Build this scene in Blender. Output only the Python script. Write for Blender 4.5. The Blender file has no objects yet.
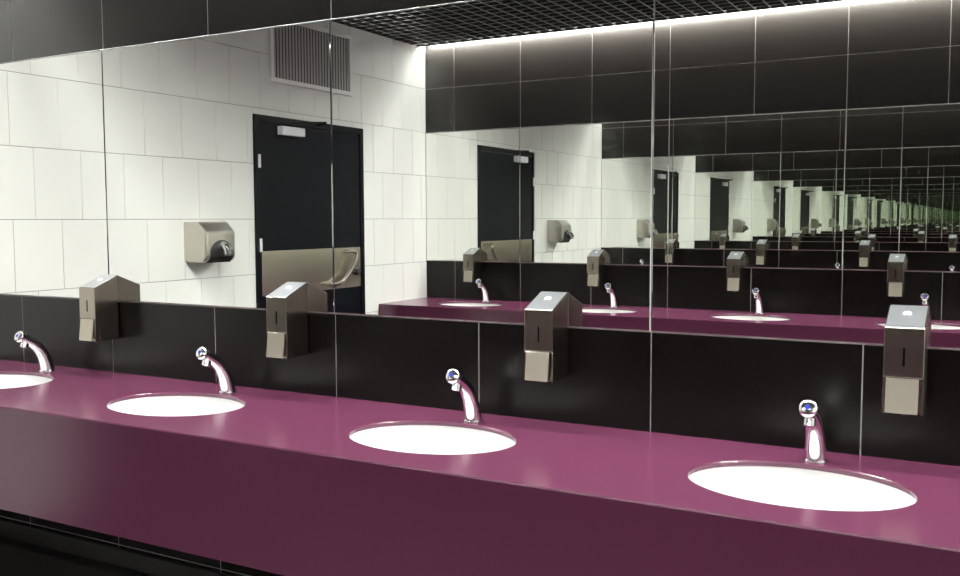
import bpy, bmesh, math
from mathutils import Vector, Matrix

# ------------------------------------------------------------------ measures
L_X = -1.706            # end wall with the door
R_X = 4.60              # far right wall (never in view)
R_Y = -3.918            # wall opposite
MT, MB = 1.3645, 0.307  # mirror top / bottom
DEP = 0.692             # counter depth
APR = -0.373            # lower edge of the counter front
FLOOR = -0.85
CEIL = 2.05
ROOF = 2.36
TW, TH = 0.6, 0.3555    # dark tile module
TX0 = -1.431            # first dark tile joint
SLOT = 0.095

# ------------------------------------------------------------------ camera
sc = bpy.context.scene
COL = sc.collection
cam_d = bpy.data.cameras.new('camera')
cam = bpy.data.objects.new('camera', cam_d)
COL.objects.link(cam)
yaw, pitch, roll, f_px = -0.50725, -0.07312, -0.00299, 937.82
fh = Vector((math.sin(yaw), math.cos(yaw), 0)); rh = Vector((math.cos(yaw), -math.sin(yaw), 0)); up = Vector((0, 0, 1))
F = fh * math.cos(pitch) + up * math.sin(pitch)
U = up * math.cos(pitch) - fh * math.sin(pitch)
r2 = rh * math.cos(roll) + U * math.sin(roll)
u2 = U * math.cos(roll) - rh * math.sin(roll)
m = Matrix.Identity(4)
for i in range(3):
    m[i][0], m[i][1], m[i][2] = r2[i], u2[i], -F[i]
m.translation = Vector((2.4893, -2.72537, 0.65003))
cam.matrix_world = m
cam_d.sensor_fit = 'HORIZONTAL'
cam_d.sensor_width = 36.0
cam_d.lens = f_px / 960 * 36.0
cam_d.clip_start = 0.02
cam_d.clip_end = 300
sc.camera = cam

# ------------------------------------------------------------------ world, exposure, light paths
w = bpy.data.worlds.new('world'); sc.world = w
w.use_nodes = True
w.node_tree.nodes['Background'].inputs[0].default_value = (0.0, 0.0, 0.0, 1)
w.node_tree.nodes['Background'].inputs[1].default_value = 0.0
vs = sc.view_settings
vs.view_transform = 'Standard'
vs.look = 'None'
vs.gamma = 1.0
vs.use_curve_mapping = False
vs.exposure = 0.0
LAMP = 760.0             # strength of the two light strips in the ceiling slots
cy = sc.cycles
cy.max_bounces = 40; cy.glossy_bounces = 40; cy.diffuse_bounces = 6; cy.transmission_bounces = 4
cy.caustics_reflective = True; cy.blur_glossy = 0.6
cy.sample_clamp_indirect = 6.0
cy.use_denoising = True

# ------------------------------------------------------------------ materials
def mat(name, col, rough=0.5, metal=0.0, noise=None, bump=None, spec=None, coat=None, emit=None, island=0.0):
    mt = bpy.data.materials.new(name); mt.use_nodes = True
    nt = mt.node_tree; b = nt.nodes['Principled BSDF']
    b.inputs['Base Color'].default_value = (*col, 1)
    b.inputs['Roughness'].default_value = rough
    b.inputs['Metallic'].default_value = metal
    if spec is not None: b.inputs['Specular IOR Level'].default_value = spec
    if coat is not None:
        b.inputs['Coat Weight'].default_value = coat[0]; b.inputs['Coat Roughness'].default_value = coat[1]
    if emit: 
        b.inputs['Emission Color'].default_value = (*emit[0], 1); b.inputs['Emission Strength'].default_value = emit[1]
    if noise or bump:
        tc = nt.nodes.new('ShaderNodeTexCoord'); mp = nt.nodes.new('ShaderNodeMapping')
        nz = nt.nodes.new('ShaderNodeTexNoise')
        nt.links.new(tc.outputs['Object'], mp.inputs['Vector']); nt.links.new(mp.outputs['Vector'], nz.inputs['Vector'])
        sc_ = (noise or bump)[0]
        if isinstance(sc_, tuple): mp.inputs['Scale'].default_value = sc_; nz.inputs['Scale'].default_value = 1.0
        else: nz.inputs['Scale'].default_value = sc_
        nz.inputs['Detail'].default_value = 4
    if noise:                                   # (scale, colour amount, roughness amount)
        mr = nt.nodes.new('ShaderNodeMapRange'); nt.links.new(nz.outputs['Fac'], mr.inputs['Value'])
        mr.inputs['From Min'].default_value = 0.3; mr.inputs['From Max'].default_value = 0.7
        mr.inputs['To Min'].default_value = 1 - noise[1]; mr.inputs['To Max'].default_value = 1 + noise[1]
        hv = nt.nodes.new('ShaderNodeHueSaturation'); hv.inputs['Color'].default_value = (*col, 1)
        nt.links.new(mr.outputs['Result'], hv.inputs['Value']); nt.links.new(hv.outputs['Color'], b.inputs['Base Color'])
        m2 = nt.nodes.new('ShaderNodeMapRange'); nt.links.new(nz.outputs['Fac'], m2.inputs['Value'])
        m2.inputs['From Min'].default_value = 0.3; m2.inputs['From Max'].default_value = 0.7
        m2.inputs['To Min'].default_value = rough * (1 - noise[2]); m2.inputs['To Max'].default_value = rough * (1 + noise[2])
        nt.links.new(m2.outputs['Result'], b.inputs['Roughness'])
    if bump:                                    # (scale, strength, distance)
        bp = nt.nodes.new('ShaderNodeBump'); bp.inputs['Strength'].default_value = bump[1]; bp.inputs['Distance'].default_value = bump[2]
        nt.links.new(nz.outputs['Fac'], bp.inputs['Height']); nt.links.new(bp.outputs['Normal'], b.inputs['Normal'])
    return mt

M = {}
M['white_tile'] = mat('white_glazed_tile', (0.68, 0.69, 0.660), 0.32, noise=(6.0, 0.006, 0.03), spec=0.4)
M['white_grout'] = mat('grey_grout', (0.20, 0.20, 0.19), 0.9, noise=(40.0, 0.1, 0.05))
M['dark_tile'] = mat('black_satin_tile', (0.0052, 0.0045, 0.0040), 0.26, noise=(5.0, 0.02, 0.03), spec=0.2)
M['dark_grout'] = mat('pale_grout', (0.42, 0.405, 0.39), 0.8, noise=(30.0, 0.08, 0.05))
M['mirror'] = mat('silvered_glass', (0.887, 0.905, 0.874), 0.0, 1.0)
M['mirror_back'] = mat('mirror_edge', (0.33, 0.36, 0.34), 0.3, 0.6)
M['alu'] = mat('aluminium_trim', (0.22, 0.215, 0.205), 0.5, 1.0, noise=(12.0, 0.04, 0.1))
M['plum'] = mat('plum_solid_surface', (0.078, 0.0192, 0.0440), 0.21, noise=(5.0, 0.012, 0.03), spec=0.5)
M['ceramic'] = mat('white_ceramic', (0.76, 0.76, 0.75), 0.12, noise=(3.0, 0.01, 0.1))
M['chrome'] = mat('chrome', (0.86, 0.86, 0.87), 0.05, 1.0, noise=(15.0, 0.01, 0.3))
M['steel'] = mat('brushed_steel', (0.29, 0.262, 0.222), 0.24, 1.0, noise=((260.0, 260.0, 6.0), 0.02, 0.06))
M['steel_light'] = mat('brushed_steel_lever', (0.44, 0.41, 0.34), 0.42, 1.0, noise=((260.0, 260.0, 6.0), 0.02, 0.05))
M['steel_top'] = mat('polished_steel', (0.37, 0.39, 0.405), 0.34, 1.0, noise=((8.0, 200.0, 8.0), 0.02, 0.06))
M['lock'] = mat('satin_lock', (0.80, 0.80, 0.79), 0.45, 0.6, noise=(30.0, 0.02, 0.05))
M['handle'] = mat('polished_handle', (0.80, 0.77, 0.68), 0.14, 1.0, noise=(10.0, 0.01, 0.1))
M['slot'] = mat('dark_slot', (0.002, 0.002, 0.002), 0.9, spec=0.1)
M['blue'] = mat('blue_button_mark', (0.03, 0.05, 0.30), 0.2)
M['door'] = mat('blue_black_door', (0.0028, 0.0036, 0.0052), 0.3, noise=(4.0, 0.01, 0.01), spec=0.12)
M['door_frame'] = mat('black_door_frame', (0.003, 0.0034, 0.0045), 0.3, noise=(8.0, 0.1, 0.1), spec=0.15)
M['plate'] = mat('brushed_kick_plate', (0.74, 0.70, 0.58), 0.24, 1.0, noise=((3.0, 3.0, 180.0), 0.012, 0.03))
M['silver_paint'] = mat('silver_painted_metal', (0.74, 0.75, 0.78), 0.4, 0.0, noise=(20.0, 0.03, 0.1))
M['dryer'] = mat('satin_steel_housing', (0.52, 0.50, 0.44), 0.32, 1.0, noise=((200.0, 10.0, 10.0), 0.015, 0.05))
M['black_plastic'] = mat('black_plastic', (0.006, 0.006, 0.0065), 0.5, noise=(20.0, 0.1, 0.1))
M['vent_frame'] = mat('light_grey_vent_frame', (0.72, 0.72, 0.71), 0.45, noise=(10.0, 0.03, 0.1))
M['vent_slat'] = mat('grey_vent_slat', (0.33, 0.33, 0.335), 0.45, noise=(10.0, 0.03, 0.1))
M['vent_back'] = mat('vent_dark_duct', (0.02, 0.02, 0.02), 0.8)
M['grid'] = mat('black_grid_metal', (0.012, 0.012, 0.0125), 0.4, noise=(20.0, 0.1, 0.1), spec=0.3)
M['grid_glint'] = mat('painted_grid_glint', (0.55, 0.55, 0.55), 0.35, 0.0, noise=(20.0, 0.05, 0.1))
M['roof'] = mat('black_plenum', (0.008, 0.008, 0.008), 0.9)
M['housing'] = mat('lamp_housing_white', (0.75, 0.75, 0.73), 0.5)
M['tube'] = mat('lit_tube', (0.9, 0.9, 0.9), 0.4, emit=((1.0, 0.99, 0.965), LAMP))
M['skirt'] = mat('dark_skirting', (0.030, 0.027, 0.024), 0.35, noise=(6.0, 0.3, 0.2))

def grid_mat(name, c1, c2, wdt, hgt, mortar, rough, offset):
    mt = bpy.data.materials.new(name); mt.use_nodes = True
    nt = mt.node_tree; b = nt.nodes['Principled BSDF']; b.inputs['Roughness'].default_value = rough
    tc = nt.nodes.new('ShaderNodeTexCoord'); br = nt.nodes.new('ShaderNodeTexBrick')
    nt.links.new(tc.outputs['UV'], br.inputs['Vector'])
    br.inputs['Color1'].default_value = (*c1, 1); br.inputs['Color2'].default_value = (*[x * 0.93 for x in c1], 1)
    br.inputs['Mortar'].default_value = (*c2, 1); br.inputs['Scale'].default_value = 1.0
    br.inputs['Mortar Size'].default_value = mortar; br.inputs['Brick Width'].default_value = wdt
    br.inputs['Row Height'].default_value = hgt; br.offset = offset
    nt.links.new(br.outputs['Color'], b.inputs['Base Color'])
    return mt
M['floor'] = grid_mat('dark_floor_tile', (0.012, 0.011, 0.0105), (0.03, 0.029, 0.027), 0.3, 0.3, 0.003, 0.35, 0.0)
M['wall_plain'] = grid_mat('white_wall_tiles', (0.80, 0.805, 0.765), (0.30, 0.30, 0.28), 0.2725, TH, 0.002, 0.32, 0.5)

# ------------------------------------------------------------------ mesh helpers
def obj(name, bm, material, parent=None, smooth=False, angle=None):
    me = bpy.data.meshes.new(name)
    bmesh.ops.recalc_face_normals(bm, faces=bm.faces[:])
    bm.to_mesh(me); bm.free()
    if smooth:
        for p in me.polygons: p.use_smooth = True
        if angle: me.set_sharp_from_angle(angle=math.radians(angle))
    return link(name, me, material, parent)

def link(name, me, material=None, parent=None, loc=None):
    if material is not None and not me.materials: me.materials.append(M[material])
    o = bpy.data.objects.new(name, me); COL.objects.link(o)
    if parent is not None: o.parent = parent
    if loc is not None: o.location = loc
    return o

def thing(name, label, cat, loc=(0, 0, 0), rz=0.0, group=None):
    o = bpy.data.objects.new(name, None); COL.objects.link(o)
    o.empty_display_size = 0.05
    o.location = loc; o.rotation_euler = (0, 0, rz)
    o['label'] = label; o['category'] = cat
    if group: o['group'] = group
    return o

def struct(o, label=None):
    o['kind'] = 'structure'
    if label: o['label'] = label
    return o

def copy_thing(root, loc, rz, label):
    def cp(o, parent):
        c = o.copy(); COL.objects.link(c); c.parent = parent
        for ch in o.children: cp(ch, c)
        return c
    c = cp(root, None)
    c.location = loc; c.rotation_euler = (0, 0, rz); c['label'] = label
    return c

def add_box(bm, a, b, bev=0.0, seg=1):
    a = Vector(a); b = Vector(b)
    r = bmesh.ops.create_cube(bm, size=1.0, matrix=Matrix.Translation((a + b) / 2) @ Matrix.Diagonal((*(b - a), 1)))
    if bev:
        vs_ = set(r['verts'])
        ed = [e for e in bm.edges if e.verts[0] in vs_ and e.verts[1] in vs_]
        bmesh.ops.bevel(bm, geom=ed, offset=bev, segments=seg, affect='EDGES', profile=0.5)
    return bm

def box(a, b, bev=0.0, seg=1):
    return add_box(bmesh.new(), a, b, bev, seg)

def sweep(path, radii, n=16, cap=True, squash=1.0, bm=None):
    """a tube along a 3-D path with a radius at each point"""
    bm = bm or bmesh.new()
    P = [Vector(p) for p in path]
    rings = []; prev = None
    for i, p in enumerate(P):
        t = (P[min(i + 1, len(P) - 1)] - P[max(i - 1, 0)]).normalized()
        if prev is None:
            a = Vector((1, 0, 0)) if abs(t.x) < 0.9 else Vector((0, 1, 0))
            nrm = (a - t * a.dot(t)).normalized()
        else:
            nrm = (prev - t * prev.dot(t)).normalized()
        prev = nrm; bi = t.cross(nrm)
        ring = [bm.verts.new(p + (nrm * math.cos(2 * math.pi * k / n) + bi * squash * math.sin(2 * math.pi * k / n)) * radii[i]) for k in range(n)]
        rings.append(ring)
    for a, b in zip(rings, rings[1:]):
        for k in range(n):
            bm.faces.new((a[k], a[(k + 1) % n], b[(k + 1) % n], b[k]))
    if cap:
        bm.faces.new(rings[0][::-1]); bm.faces.new(rings[-1])
    return bm

def spline(pts, n=8):
    """Catmull-Rom through the points; each entry may carry a radius as the last value"""
    out = []
    P = [pts[0]] + list(pts) + [pts[-1]]
    for i in range(1, len(P) - 2):
        p0, p1, p2, p3 = [Vector(q) if len(q) <= 4 else q for q in P[i - 1:i + 3]]
        for k in range(n):
            t = k / n
            out.append(0.5 * ((2 * p1) + (p2 - p0) * t + (2 * p0 - 5 * p1 + 4 * p2 - p3) * t * t + (3 * p1 - p0 - 3 * p2 + p3) * t ** 3))
    out.append(Vector(pts[-1]))
    return out

def lathe(profile, n=24, mtx=None, bm=None):
    """profile of (r, z) turned about z"""
    bm = bm or bmesh.new(); rings = []
    mtx = mtx or Matrix.Identity(4)
    for r, z in profile:
        if r < 1e-6: rings.append([bm.verts.new(mtx @ Vector((0, 0, z)))])
        else: rings.append([bm.verts.new(mtx @ Vector((r * math.cos(2 * math.pi * k / n), r * math.sin(2 * math.pi * k / n), z))) for k in range(n)])
    for a, b in zip(rings, rings[1:]):
        for k in range(n):
            q = []
            for ring, kk in ((a, k), (a, k + 1), (b, k + 1), (b, k)):
                v = ring[kk % len(ring)]
                if v not in q: q.append(v)
            if len(q) > 2: bm.faces.new(q)
    return bm

def aim(p, d):
    """matrix that puts local z along d at p"""
    q = Vector(d).to_track_quat('Z', 'Y')
    return Matrix.Translation(Vector(p)) @ q.to_matrix().to_4x4()

def prism(profile, x0, x1, bev=0.0, seg=1):
    """a (y, z) profile pulled along x"""
    bm = bmesh.new()
    a = [bm.verts.new((x0, y, z)) for y, z in profile]; b = [bm.verts.new((x1, y, z)) for y, z in profile]
    n = len(profile)
    for k in range(n): bm.faces.new((a[k], a[(k + 1) % n], b[(k + 1) % n], b[k]))
    bm.faces.new(a[::-1]); bm.faces.new(b)
    if bev: bmesh.ops.bevel(bm, geom=bm.edges[:], offset=bev, segments=seg, affect='EDGES', profile=0.5)
    return bm

# ------------------------------------------------------------------ room shell
PROUD = 0.004
DPROUD = 0.0016
fl = box((L_X, R_Y, FLOOR - 0.1), (R_X, 0, FLOOR))
uvl = fl.loops.layers.uv.new('UVMap')
for fc in fl.faces:
    for lp in fc.loops: lp[uvl].uv = (lp.vert.co.x, lp.vert.co.y)
struct(obj('floor', fl, 'floor'))
ceiling = struct(obj('ceiling', box((L_X, R_Y, ROOF), (R_X, 0, ROOF + 0.1)), 'roof'))

def bake_tile(wd, ht, th, axis, key, cache={}):
    """a tile with softened front edges; axis 'y' faces +y, 'x' faces +x; shared between equal sizes"""
    k = (round(wd, 4), round(ht, 4), axis, key)
    if k not in cache:
        bm = box((-wd / 2, -th, -ht / 2), (wd / 2, 0, ht / 2)) if axis == 'y' else box((0, -wd / 2, -ht / 2), (th, wd / 2, ht / 2))
        lead = [e for e in bm.edges if all((v.co.y > -1e-6 if axis == 'y' else v.co.x > 1e-6) for v in e.verts)]
        bmesh.ops.bevel(bm, geom=lead, offset=0.0007, segments=1, affect='EDGES')
        bmesh.ops.recalc_face_normals(bm, faces=bm.faces[:])
        me = bpy.data.meshes.new('tile'); bm.to_mesh(me); bm.free(); me.materials.append(M[key]); cache[k] = me
    return cache[k]

def dark_wall(name, y_face, sgn, tiled_rows):
    """sgn = -1: faces -y (the wall ahead); +1: faces +y (the wall opposite). The finished tile face lies at y_face."""
    back = y_face - sgn * DPROUD
    a, b = sorted((back, back - sgn * 0.12))
    wl = struct(obj(name, box((L_X - 0.1, a, FLOOR - 0.1), (R_X + 0.1, b, ROOF + 0.1)), 'dark_grout'))
    joints = [L_X] + [TX0 + k * TW for k in range(60) if TX0 + k * TW < R_X - 0.02] + [R_X]
    g = 0.0019
    for z0, z1 in tiled_rows:
        for xa, xb in zip(joints, joints[1:]):
            me = bake_tile(xb - xa - 2 * g, z1 - z0 - 2 * g, DPROUD, 'y', 'dark_tile')
            t = link('wall_tile', me, None, wl, ((xa + xb) / 2, y_face, (z0 + z1) / 2))
            if sgn < 0: t.rotation_euler = (0, 0, math.pi)
    return wl

rows = [(MB - (k + 1) * TH, MB - k * TH) for k in range(3)] + [(FLOOR - 0.01, MB - 3 * TH)] + [(MT, MT + TH), (MT + TH, ROOF)]
wall_back = dark_wall('wall_back', 0.0, -1, rows)
wall_front = dark_wall('wall_front', R_Y, 1, rows)

# end wall of white tiles in running bond, left free where the door stands
DY0, DY1, DZ = -3.03, -1.862, 1.325       # door opening (outer edge of its frame)
wall_left = struct(obj('wall_left', box((L_X - 0.12, R_Y - 0.1, FLOOR - 0.1), (L_X - PROUD, 0.1, ROOF + 0.1)), 'white_grout'))
WTW = 0.2725
zl = 0.300
zrows = []
z = zl - 4 * TH
while z < ROOF:
    zrows.append((z, z + TH)); z += TH
for ri, (z0, z1) in enumerate(zrows):
    z0c = max(z0, FLOOR); z1c = min(z1, ROOF)
    if z1c - z0c < 0.02: continue
    # joints: virtual y .174,.445,... in the row 1.01-1.365 ; half a tile on in the next row
    k = ri - 6
    off = -0.174 if k % 2 == 0 else -0.298
    js = [0.0] + sorted([off - n * WTW for n in range(-2, 20) if R_Y + 0.02 < off - n * WTW < -0.02], reverse=True) + [R_Y]
    for ya, yb in zip(js, js[1:]):
        segs = [(yb, ya)]
        if z0c < DZ:
            segs = [(max(yb, DY1), ya), (yb, min(ya, DY0))]
        for s0, s1 in segs:
            if s1 - s0 < 0.012: continue
            bands = [(z0c, z1c)]
            for b0, b1 in bands:
                me = bake_tile(s1 - s0 - 0.0032, b1 - b0 - 0.0032, PROUD, 'x', 'white_tile')
                link('wall_tile', me, None, wall_left, (L_X - PROUD, (s0 + s1) / 2, (b0 + b1) / 2))
    # the strip of the row above the door head
    if z0c < DZ < z1c:
        for ya, yb in zip(js, js[1:]):
            s0, s1 = max(yb, DY0), min(ya, DY1)
            if s1 - s0 > 0.012:
                me = bake_tile(s1 - s0 - 0.0032, z1c - DZ - 0.0032, PROUD, 'x', 'white_tile')
                link('wall_tile', me, None, wall_left, (L_X - PROUD, (s0 + s1) / 2, (DZ + z1c) / 2))

wr = box((R_X, R_Y - 0.1, FLOOR - 0.1), (R_X + 0.1, 0.1, ROOF + 0.1))
uvl = wr.loops.layers.uv.new('UVMap')
for fc in wr.faces:
    for lp in fc.loops: lp[uvl].uv = (lp.vert.co.y, lp.vert.co.z - zl)
struct(obj('wall_right', wr, 'wall_plain'))

# skirting under both counters
struct(obj('baseboard_back', box((L_X, -0.014, FLOOR), (R_X, 0, -0.772), 0.002), 'skirt'))
struct(obj('baseboard_front', box((L_X, R_Y, FLOOR), (R_X, R_Y + 0.014, -0.772), 0.002), 'skirt'))

# ceiling: open black cell grid hung between two light slots
cellg = 0.1
ga, gb = R_Y + SLOT, -SLOT
hgt, thk = 0.022, 0.005
bx_me = bpy.data.meshes.new('grid_blade'); b_ = box((L_X, -thk / 2, 0), (R_X, thk / 2, hgt)); b_.to_mesh(bx_me); b_.free(); bx_me.materials.append(M['grid'])
by_me = bpy.data.meshes.new('grid_blade'); b_ = box((-thk / 2, ga, 0.0005), (thk / 2, gb, hgt - 0.0005)); b_.to_mesh(by_me); b_.free(); by_me.materials.append(M['grid'])
for me_ in (bx_me, by_me):                     # lower edges coloured pale to imitate lamp highlights on the black blades
    me_.materials.append(M['grid_glint'])
    for p_ in me_.polygons:
        if all(me_.vertices[v_].co.z < 0.002 for v_ in p_.vertices): p_.material_index = 1
n_y = int((gb - ga) / cellg)
for k in range(n_y + 1):
    link('grid_blade', bx_me, None, ceiling, (0, ga + (gb - ga) * k / n_y, CEIL))
k = 0
while L_X + k * cellg < R_X:
    link('grid_blade', by_me, None, ceiling, (L_X + k * cellg, 0, CEIL)); k += 1
# ------------------------------------------------------------------ light strips in the slots
def light_strip(y, s, label):
    t = thing('light_strip', label, 'lamp', (0, y, CEIL), 0, 'light strips in the ceiling slots')
    obj('housing', box((L_X + 0.01, -0.012, 0.050), (R_X - 0.01, 0.012, 0.10), 0.002), 'housing', t)
    tb = bmesh.new()
    r = 0.013
    sweep([(L_X + 0.02, 0, 0.0245), (R_X - 0.02, 0, 0.0245)], [r, r], n=10, bm=tb)
    obj('lit_tube', tb, 'tube', t, True, 40)
    return t
light_strip(-0.06, -1, 'long white light strip in the ceiling slot above the nearest counter')
light_strip(R_Y + 0.06, 1, 'long white light strip washing the tiles above the reflected counter')

# ------------------------------------------------------------------ mirrors
def mirrors(y_face, s, labels):
    js = [L_X + 0.002] + [TX0 + (2 * k + 1) * TW for k in range(5) if TX0 + (2 * k + 1) * TW < R_X] + [R_X - 0.002]
    for (xa, xb), lb in zip(zip(js, js[1:]), labels):
        t = thing('wall_mirror', lb, 'mirror', ((xa + xb) / 2, y_face, MB + 0.004), 0 if s < 0 else math.pi, 'frameless wall mirrors')
        hw = (xb - xa) / 2 - 0.0015; hz = MT - MB - 0.008
        # silvered face with a narrow polished bevel all round
        bm = bmesh.new(); bw = 0.0022; d = 0.006
        o_ = [bm.verts.new(p) for p in ((-hw, -d + 0.0014, 0), (hw, -d + 0.0014, 0), (hw, -d + 0.0014, hz), (-hw, -d + 0.0014, hz))]
        i_ = [bm.verts.new(p) for p in ((-hw + bw, -d, bw), (hw - bw, -d, bw), (hw - bw, -d, hz - bw), (-hw + bw, -d, hz - bw))]
        k_ = [bm.verts.new(p) for p in ((-hw, -0.002, 0), (hw, -0.002, 0), (hw, -0.002, hz), (-hw, -0.002, hz))]
        bm.faces.new(i_); bm.faces.new(k_[::-1])
        for k in range(4):
            bm.faces.new((o_[k], o_[(k + 1) % 4], i_[(k + 1) % 4], i_[k])); bm.faces.new((k_[k], k_[(k + 1) % 4], o_[(k + 1) % 4], o_[k]))
        obj('glass', bm, 'mirror', t)
        obj('backing', box((-hw + 0.001, -0.002, 0.001), (hw - 0.001, 0.0, hz - 0.001)), 'mirror_back', t)
mirrors(-0.0, -1, ['wall mirror at the left end of the nearest row, beside the white corner',
                 'wall mirror panel holding the hand dryer reflection, second from the left',
                 'wide wall mirror panel in the middle above the third tap',
                 'wall mirror panel at the right holding the endless tunnel of reflections',
                 'fifth wall mirror panel of the nearest row, past the right edge',
                 'last narrow wall mirror panel of the nearest row, past the right edge'])
mirrors(R_Y, 1, ['wall mirror seen in reflection, starting at the white corner beside the reflected counter',
                 'wall mirror seen in reflection, second panel of the row opposite',
                 'wall mirror seen in reflection, third panel of the row opposite',
                 'wall mirror seen in reflection, fourth panel of the row opposite',
                 'fifth wall mirror panel of the row opposite, out of view',
                 'last narrow wall mirror panel of the row opposite, out of view'])
n_tr = 1
for yf, s in ((0.0, -1), (R_Y, 1)):
    for zz, hh in ((MB - 0.0002, 0.003), (MT - 0.004, 0.004)):
        a, b = sorted((yf, yf + s * 0.0061))
        struct(obj('trim_%d' % n_tr, box((L_X, a, zz), (R_X, b, zz + hh), 0.001), 'alu')); n_tr += 1

# ------------------------------------------------------------------ counters, basins, taps, dispensers
EA, EB, EY = 0.268, 0.200, -0.366          # basin opening half axes and centre
TT = 0.014
def counter(name, y_face, rz, centres, label):
    """local frame: wall at y = 0, front at y = -DEP, x already turned for the wall opposite"""
    t = thing(name, label, 'counter', (0, y_face + (-0.0015 if rz == 0 else 0.0015), 0), rz)
    xa, xb = (L_X, R_X) if rz == 0 else (-R_X, -L_X)
    bm = bmesh.new()
    N = 64
    cuts = [xa]
    cs = sorted(centres)
    for c in cs: cuts += [c - 0.32, c + 0.32]
    cuts.append(xb)
    def quad(x0, x1):
        v = [bm.verts.new(p) for p in ((x0, -DEP, 0), (x1, -DEP, 0), (x1, 0, 0), (x0, 0, 0))]; bm.faces.new(v)
    for i in range(0, len(cuts), 2): quad(cuts[i], cuts[i + 1])
    for c in cs:
        ring, low, outer = [], [], []
        angs = [2 * math.pi * k / N for k in range(N)]
        for (px, py) in ((0.32, -DEP - EY), (0.32, -EY), (-0.32, -EY), (-0.32, -DEP - EY)):
            angs.append(math.atan2(py, px) % (2 * math.pi))
        angs = sorted(set(round(a, 6) for a in angs))
        for a in angs:
            ca, sa = math.cos(a), math.sin(a)
            k = 1 / math.sqrt((ca / EA) ** 2 + (sa / EB) ** 2)
            hx = 0.32 / abs(ca) if abs(ca) > 1e-9 else 1e9
            lim = -EY if sa > 0 else DEP + EY
            hy = lim / abs(sa) if abs(sa) > 1e-9 else 1e9
            q = min(hx, hy)
            ring.append((bm.verts.new((c + (k + 0.003) * ca, EY + (k + 0.003) * sa, 0)), bm.verts.new((c + k * ca, EY + k * sa, -0.003)), bm.verts.new((c + k * ca, EY + k * sa, -TT))))
            outer.append(bm.verts.new((c + q * ca, EY + q * sa, 0)))
        n = len(angs)
        for k in range(n):
            j = (k + 1) % n
            bm.faces.new((outer[k], outer[j], ring[j][0], ring[k][0]))
            bm.faces.new((ring[k][0], ring[j][0], ring[j][1], ring[k][1]))
            bm.faces.new((ring[k][1], ring[j][1], ring[j][2], ring[k][2]))
    bmesh.ops.remove_doubles(bm, verts=bm.verts[:], dist=1e-5)
    # underside lip along the front and the wall
    v = [bm.verts.new(p) for p in ((xa, -DEP, 0), (xb, -DEP, 0), (xb, -DEP - 0.0025, -0.0045), (xa, -DEP - 0.0025, -0.0045))]
    bm.faces.new((v[0], v[1], v[2], v[3]))
    # underside in four strips around the bowls
    for x0, x1 in [(cuts[i], cuts[i + 1]) for i in range(0, len(cuts), 2)]:
        u = [bm.verts.new(p) for p in ((x0, -DEP, -TT), (x0, 0, -TT), (x1, 0, -TT), (x1, -DEP, -TT))]; bm.faces.new(u)
    o = obj('worktop', bm, 'plum', t)
    obj('front_panel', box((xa, -DEP - 0.0025, APR), (xb, -DEP + 0.018, -0.0047)), 'plum', t)
    obj('under_panel', box((xa, -DEP + 0.018, -0.26), (xb, -0.03, -0.245)), 'roof', t)
    return t

def make_basin(label):
    t = thing('wash_basin', label, 'basin', (0, 0, 0), 0, 'oval wash basins')
    bm = bmesh.new(); N = 56
    prof = [(1.045, -TT), (1.01, -TT), (1.0, -TT - 0.006), (0.985, -TT - 0.03), (0.94, -TT - 0.09), (0.83, -TT - 0.145), (0.62, -TT - 0.178), (0.36, -TT - 0.190), (0.12, -TT - 0.193)]
    back = [(0.12, -TT - 0.203), (0.36, -TT - 0.200), (0.64, -TT - 0.190), (0.87, -TT - 0.155), (0.985, -TT - 0.095), (1.03, -TT - 0.03), (1.045, -TT - 0.012)]
    rings = []
    for s, z_ in prof + back:
        rings.append([bm.verts.new((EA * s * math.cos(2 * math.pi * k / N), EB * s * math.sin(2 * math.pi * k / N) - 0.02 * max(0, 1 - s), z_)) for k in range(N)])
    rings.append(rings[0])
    for a, b in zip(rings, rings[1:]):
        for k in range(N): bm.faces.new((a[k], a[(k + 1) % N], b[(k + 1) % N], b[k]))
    obj('bowl', bm, 'ceramic', t, True, 60)
    dz = -TT - 0.1935
    obj('drain', lathe([(0.0, 0.0), (0.016, 0.0), (0.018, 0.004), (0.033, 0.004), (0.036, 0.001), (0.036, -0.012), (0.0, -0.012)], 24, Matrix.Translation((0, -0.0176, dz))), 'chrome', t, True, 40)
    return t

def make_tap(label):
    t = thing('tap', label, 'tap', (0, 0, 0), 0, 'chrome push taps')
    obj('base_ring', lathe([(0.0, 0.0), (0.0325, 0.0), (0.0325, 0.004), (0.0305, 0.0065), (0.0, 0.0065)], 28), 'chrome', t, True, 40)
    pts = [(0, 0.000, 0.005), (0, -0.007, 0.040), (0, -0.020, 0.075), (0, -0.043, 0.108), (0, -0.076, 0.136), (0, -0.110, 0.156)]
    path = spline(pts, 6); n = len(path) - 1
    rad = [0.0300 - 0.0100 * (k / n) ** 0.8 for k in range(n + 1)]
    obj('spout', sweep(path, rad, 20), 'chrome', t, True, 50)
    d = Vector((0, -0.90, 0.42)).normalized(); e = Vector((0, -0.112, 0.157))
    bt = obj('push_button', lathe([(0.0, -0.004), (0.0190, -0.004), (0.0190, 0.004), (0.0235, 0.007), (0.0250, 0.012), (0.0245, 0.019), (0.0215, 0.0235), (0.016, 0.0268), (0.0085, 0.0286), (0.0, 0.0292)], 28, aim(e, d)), 'chrome', t, True, 35)
    obj('mark', lathe([(0.0, 0.0), (0.0075, 0.0), (0.0072, 0.0012), (0.0, 0.0018)], 20, aim(e + d * 0.0284, d)), 'blue', bt, True, 40)
    obj('aerator', lathe([(0.0, 0.0), (0.0150, 0.0), (0.0150, 0.012), (0.0165, 0.0125), (0.0165, 0.029), (0.0130, 0.031), (0.0, 0.031)], 24, aim((0, -0.097, 0.142), (0, -0.35, -0.94))), 'chrome', t, True, 35)
    return t

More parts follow.
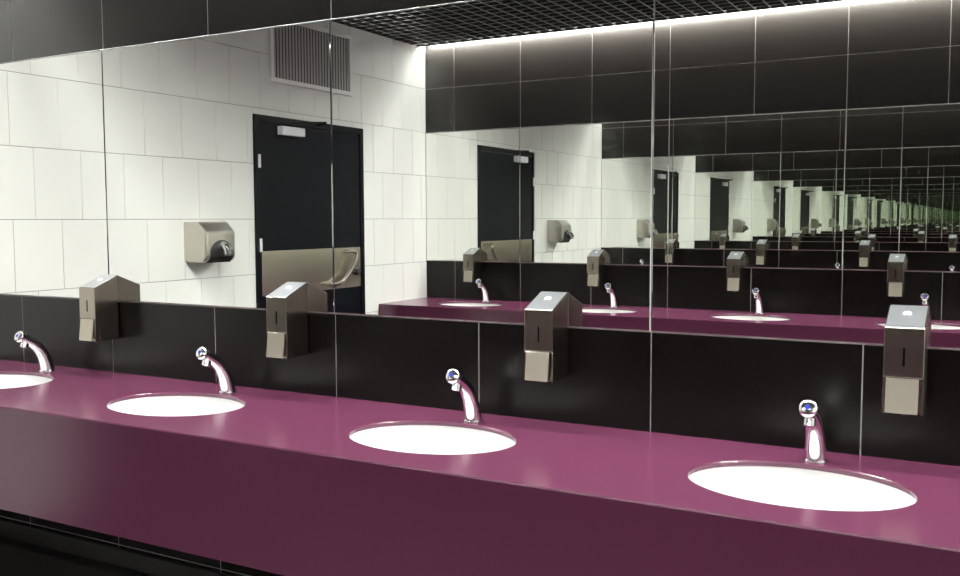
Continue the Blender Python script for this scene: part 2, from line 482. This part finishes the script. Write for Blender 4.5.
DW, DD, DZ0, DZ1, DZF = 0.096, 0.124, 0.148, 0.418, 0.371
def make_dispenser(label):
    t = thing('soap_dispenser', label, 'soap dispenser', (0, 0, DZ0), 0, 'steel soap dispensers')
    h1, h2 = DZ1 - DZ0, DZF - DZ0
    sz = 0.094                                # height of the recess for the push lever
    hw = DW / 2
    # case: sloping top, recess at the lower front for the lever
    prof = [(-0.0065, 0), (-0.0065, h1), (-DD, h2), (-DD, sz), (-DD + 0.020, sz - 0.004), (-DD + 0.020, 0.0)]
    obj('case', prism(prof, -hw, hw, 0.0019, 2), 'steel', t)
    for s in (-1, 1):                         # side cheeks beside the lever
        xa, xb = sorted((s * hw, s * (hw - 0.0055)))
        obj('side_cheek', box((xa, -DD, 0.0), (xb, -DD + 0.0195, sz - 0.001), 0.0008), 'steel', t)
    slope = Vector((0, -(DD - 0.0065), h2 - h1)).normalized(); nrm = Vector((0, slope.z, -slope.y)).normalized()
    if nrm.z < 0: nrm = -nrm
    # polished lid plate on the slope
    c = Vector((0, -(DD + 0.0065) / 2, (h1 + h2) / 2)) + nrm * 0.0012
    ln = math.hypot(DD - 0.0065, h1 - h2)
    mt = Matrix(((1, 0, 0, c.x), (0, -slope.y, nrm.y, c.y), (0, -slope.z, nrm.z, c.z), (0, 0, 0, 1)))
    b_ = box((-hw + 0.003, -ln / 2 + 0.003, -0.0012), (hw - 0.003, ln / 2 - 0.003, 0.0008), 0.0006); bmesh.ops.transform(b_, matrix=mt, verts=b_.verts[:])
    lid = obj('lid', b_, 'steel_top', t)
    lk = obj('lock', lathe([(0.0, 0.0), (0.0105, 0.0), (0.0105, 0.0025), (0.0092, 0.0036), (0.0, 0.0036)], 24, aim(c + nrm * 0.0006 - slope * 0.012, nrm)), 'lock', lid, True, 40)
    obj('sight_slot', box((-0.0028, -DD - 0.0009, 0.124), (0.0028, -DD + 0.0006, 0.171), 0.0006), 'slot', t)
    # push lever hinged at its top, standing out at the foot
    lv = [(-DD + 0.004, sz - 0.002), (-DD - 0.003, sz - 0.002), (-DD - 0.014, 0.006), (-DD - 0.012, 0.003), (-DD - 0.008, 0.003)]
    obj('push_lever', prism(lv, -hw + 0.0075, hw - 0.0115, 0.001, 1), 'steel_light', t)
    obj('nozzle', lathe([(0.0, -0.010), (0.006, -0.010), (0.008, 0.0), (0.010, 0.004), (0.0, 0.004)], 16, Matrix.Translation((0, -0.085, 0.0))), 'black_plastic', t, True, 40)
    return t

TAPX = [-1.11, -0.06, 1.01, 2.07]
DISX = [-0.826, 0.198, 1.249, 2.281]
OTAPX = [-1.075, 0.0, 1.055, 2.085]         # the wall opposite
ODISX = [-1.235, -0.165, 0.875, 1.905]
counter('vanity_counter', 0.0, 0, TAPX, 'long glossy plum counter with deep front, nearest the viewer')
counter('vanity_counter', R_Y, math.pi, [-x for x in OTAPX], 'plum counter across the room, seen only as a reflection in the mirrors')

basin = make_basin('white oval basin cut off by the left edge of the photo')
tap = make_tap('chrome push tap at the far left of the nearest counter')
disp = make_dispenser('steel soap dispenser farthest left on the nearest wall, before white tiles')
lab_b = [None, 'white oval basin between the two left steel soap dispensers', 'white oval basin in the middle of the nearest counter', 'largest white oval basin at the right of the nearest counter']
lab_t = [None, 'chrome push tap standing behind the second basin from the left', 'chrome push tap in the middle of the nearest counter', 'chrome push tap at the right of the nearest counter, seen head on']
lab_d = [None, 'steel soap dispenser standing in front of the reflected door', 'steel soap dispenser in the middle, beside the wide central mirror', 'largest steel soap dispenser at the right edge of the photo']
od = ['nearest the white end wall', 'second from the white end wall', 'third from the white end wall', 'farthest from the white end wall']
for i in range(4):
    if i == 0:
        basin.location = (TAPX[0], EY, 0); tap.location = (TAPX[0], -0.113, 0); disp.location = (DISX[0], 0, DZ0)
    else:
        copy_thing(basin, (TAPX[i], EY, 0), 0, lab_b[i])
        copy_thing(tap, (TAPX[i], -0.113, 0), 0, lab_t[i])
        copy_thing(disp, (DISX[i], 0, DZ0), 0, lab_d[i])
for i in range(4):
    copy_thing(basin, (OTAPX[i], R_Y - EY, 0), math.pi, 'white oval basin in the reflected counter, ' + od[i])
    copy_thing(tap, (OTAPX[i], R_Y + 0.113, 0), math.pi, 'chrome push tap on the reflected counter, ' + od[i])
    copy_thing(disp, (ODISX[i], R_Y, DZ0), math.pi, 'steel soap dispenser above the reflected counter, ' + od[i])

# ------------------------------------------------------------------ door in the end wall (local x = out of the wall)
door = bpy.data.objects.new('door_1', None); COL.objects.link(door); struct(door, 'black door with steel kick plate in the white end wall')
door.location = (L_X, 0, 0)
JW = 0.045
obj('jamb', box((-0.004, DY0, FLOOR), (0.014, DY0 + JW, DZ), 0.002), 'door_frame', door)
obj('jamb', box((-0.004, DY1 - JW, FLOOR), (0.014, DY1, DZ), 0.002), 'door_frame', door)
obj('frame_head', box((-0.004, DY0 + JW, DZ - JW), (0.014, DY1 - JW, DZ), 0.002), 'door_frame', door)
obj('leaf', box((-0.004, DY0 + JW + 0.004, FLOOR + 0.008), (0.006, DY1 - JW - 0.004, DZ - JW - 0.004), 0.0015), 'door', door)
obj('kick_plate', box((0.006, DY0 + JW + 0.004, 0.153), (0.0085, DY1 - JW - 0.004, 0.447), 0.0006), 'plate', door)
hp = spline([(0.008, -2.565, 0.200), (0.045, -2.565, 0.195), (0.060, -2.610, 0.192), (0.060, -2.700, 0.212), (0.060, -2.780, 0.272), (0.060, -2.855, 0.365), (0.060, -2.862, 0.405), (0.052, -2.835, 0.420), (0.030, -2.790, 0.420), (0.008, -2.775, 0.420)], 6)
obj('pull_handle', sweep(hp, [0.0135] * len(hp), 14), 'handle', door, True, 60)
obj('lock_cylinder', lathe([(0.0, 0.0), (0.030, 0.0), (0.030, 0.008), (0.024, 0.014), (0.024, 0.030), (0.0, 0.030)], 22, aim((0.008, -2.925, 0.268), (1, 0, 0))), 'black_plastic', door, True, 40)
for z0 in (0.985, 0.445):
    obj('hinge', sweep([(0.020, DY1 - JW + 0.012, z0), (0.020, DY1 - JW + 0.012, z0 + 0.085)], [0.009, 0.009], 12), 'silver_paint', door, True, 50)
cl = obj('door_closer', box((0.006, -2.315, 1.208), (0.052, -2.085, 1.266), 0.004, 2), 'silver_paint', door)
bm = box((0.030, -2.21, 1.266), (0.046, -2.19, 1.290), 0.002)
sweep([(0.038, -2.20, 1.294), (0.19, -2.36, 1.300)], [0.009, 0.008], 8, bm=bm)
sweep([(0.19, -2.36, 1.302), (0.012, -2.50, 1.306)], [0.008, 0.008], 8, bm=bm)
obj('closer_arm', bm, 'black_plastic', cl, True, 40)

# ------------------------------------------------------------------ air vent above the door
v0, v1, vz0, vz1 = -2.895, -2.022, 1.548, 1.985
vent = thing('air_vent', 'grey louvred air vent with pale frame high above the door', 'air vent', (L_X, 0, 0))
fw = 0.030
obj('frame_rail', box((0, v0, vz0), (0.022, v1, vz0 + fw), 0.002), 'vent_frame', vent)
obj('frame_rail', box((0, v0, vz1 - fw), (0.022, v1, vz1), 0.002), 'vent_frame', vent)
obj('frame_stile', box((0, v0, vz0 + fw), (0.022, v0 + fw, vz1 - fw), 0.002), 'vent_frame', vent)
obj('frame_stile', box((0, v1 - fw, vz0 + fw), (0.022, v1, vz1 - fw), 0.002), 'vent_frame', vent)
obj('duct_back', box((0.0, v0 + fw, vz0 + fw), (0.002, v1 - fw, vz1 - fw)), 'vent_back', vent)
ns = 26
sm = bpy.data.meshes.new('slat'); b_ = box((-0.0015, -0.0128, 0), (0.0015, 0.0128, vz1 - vz0 - 2 * fw))
bmesh.ops.transform(b_, matrix=Matrix.Rotation(math.radians(-12), 4, 'Z'), verts=b_.verts[:]); b_.to_mesh(sm); b_.free(); sm.materials.append(M['vent_slat'])
for k in range(ns):
    link('slat', sm, None, vent, (0.0105, v0 + fw + (v1 - v0 - 2 * fw) * (k + 0.5) / ns, vz0 + fw))

# ------------------------------------------------------------------ hand dryer beside the door
hd = thing('hand_dryer', 'steel hand dryer with chrome swivel nozzle on the white tiles', 'hand dryer', (L_X, -1.39, 0.402))
HW, HH, HD = 0.130, 0.240, 0.170
bm = bmesh.new()
prof = [(0.0, 0.006), (0.0, HH), (0.105, HH), (HD, HH - 0.062), (HD, 0.030), (HD - 0.03, 0.0), (0.02, 0.0)]
a = [bm.verts.new((x, -HW * (1 - 0.10 * (x / HD) ** 2), z_)) for x, z_ in prof]
b = [bm.verts.new((x, HW * (1 - 0.10 * (x / HD) ** 2), z_)) for x, z_ in prof]
n = len(prof)
for k in range(n): bm.faces.new((a[k], a[(k + 1) % n], b[(k + 1) % n], b[k]))
bm.faces.new(a[::-1]); bm.faces.new(b)
ed = [e for e in bm.edges if not all(v.co.x < 1e-6 for v in e.verts)]
bmesh.ops.bevel(bm, geom=ed, offset=0.016, segments=4, affect='EDGES', profile=0.5, clamp_overlap=True)
obj('housing', bm, 'dryer', hd, True, 35)
# black arched recess the nozzle turns in
bm = bmesh.new()
arc = [(-0.090 * math.cos(math.pi * k / 14), 0.056 + 0.075 * math.sin(math.pi * k / 14)) for k in range(15)]
arc = [(-0.090, 0.034)] + arc + [(0.090, 0.034)]
fa = [bm.verts.new((HD + 0.002, y, z_)) for y, z_ in arc]; bk = [bm.verts.new((HD - 0.06, y, z_)) for y, z_ in arc]
for k in range(len(arc) - 1):
    bm.faces.new((fa[k], fa[k + 1], bk[k + 1], bk[k]))
lo = [bm.verts.new((HD - 0.020, y, -0.0015)) for y in (-0.090, 0.090)]; lb = [bm.verts.new((HD - 0.06, y, -0.0015)) for y in (-0.090, 0.090)]
bm.faces.new(fa); bm.faces.new(bk[::-1])
bm.faces.new((fa[0], fa[-1], lo[1], lo[0])); bm.faces.new((lo[0], lo[1], lb[1], lb[0])); bm.faces.new((lb[0], lb[1], bk[-1], bk[0]))
bm.faces.new((fa[0], lo[0], lb[0], bk[0])); bm.faces.new((fa[-1], bk[-1], lb[1], lo[1]))
obj('nozzle_recess', bm, 'black_plastic', hd)
np_ = spline([(HD - 0.02, 0.0, 0.088), (HD + 0.018, 0.0, 0.090), (HD + 0.042, 0.0, 0.074), (HD + 0.050, 0.0, 0.046)], 6)
nz = obj('nozzle', sweep(np_, [0.029 - 0.003 * k / len(np_) for k in range(len(np_))], 20, squash=1.15), 'chrome', hd, True, 50)
obj('nozzle_mouth', lathe([(0.0, 0.0), (0.021, 0.0), (0.0245, 0.003), (0.0245, 0.008), (0.0, 0.008)], 20, aim((HD + 0.0495, 0, 0.048), (0.28, 0, -0.96))), 'black_plastic', nz, True, 40)
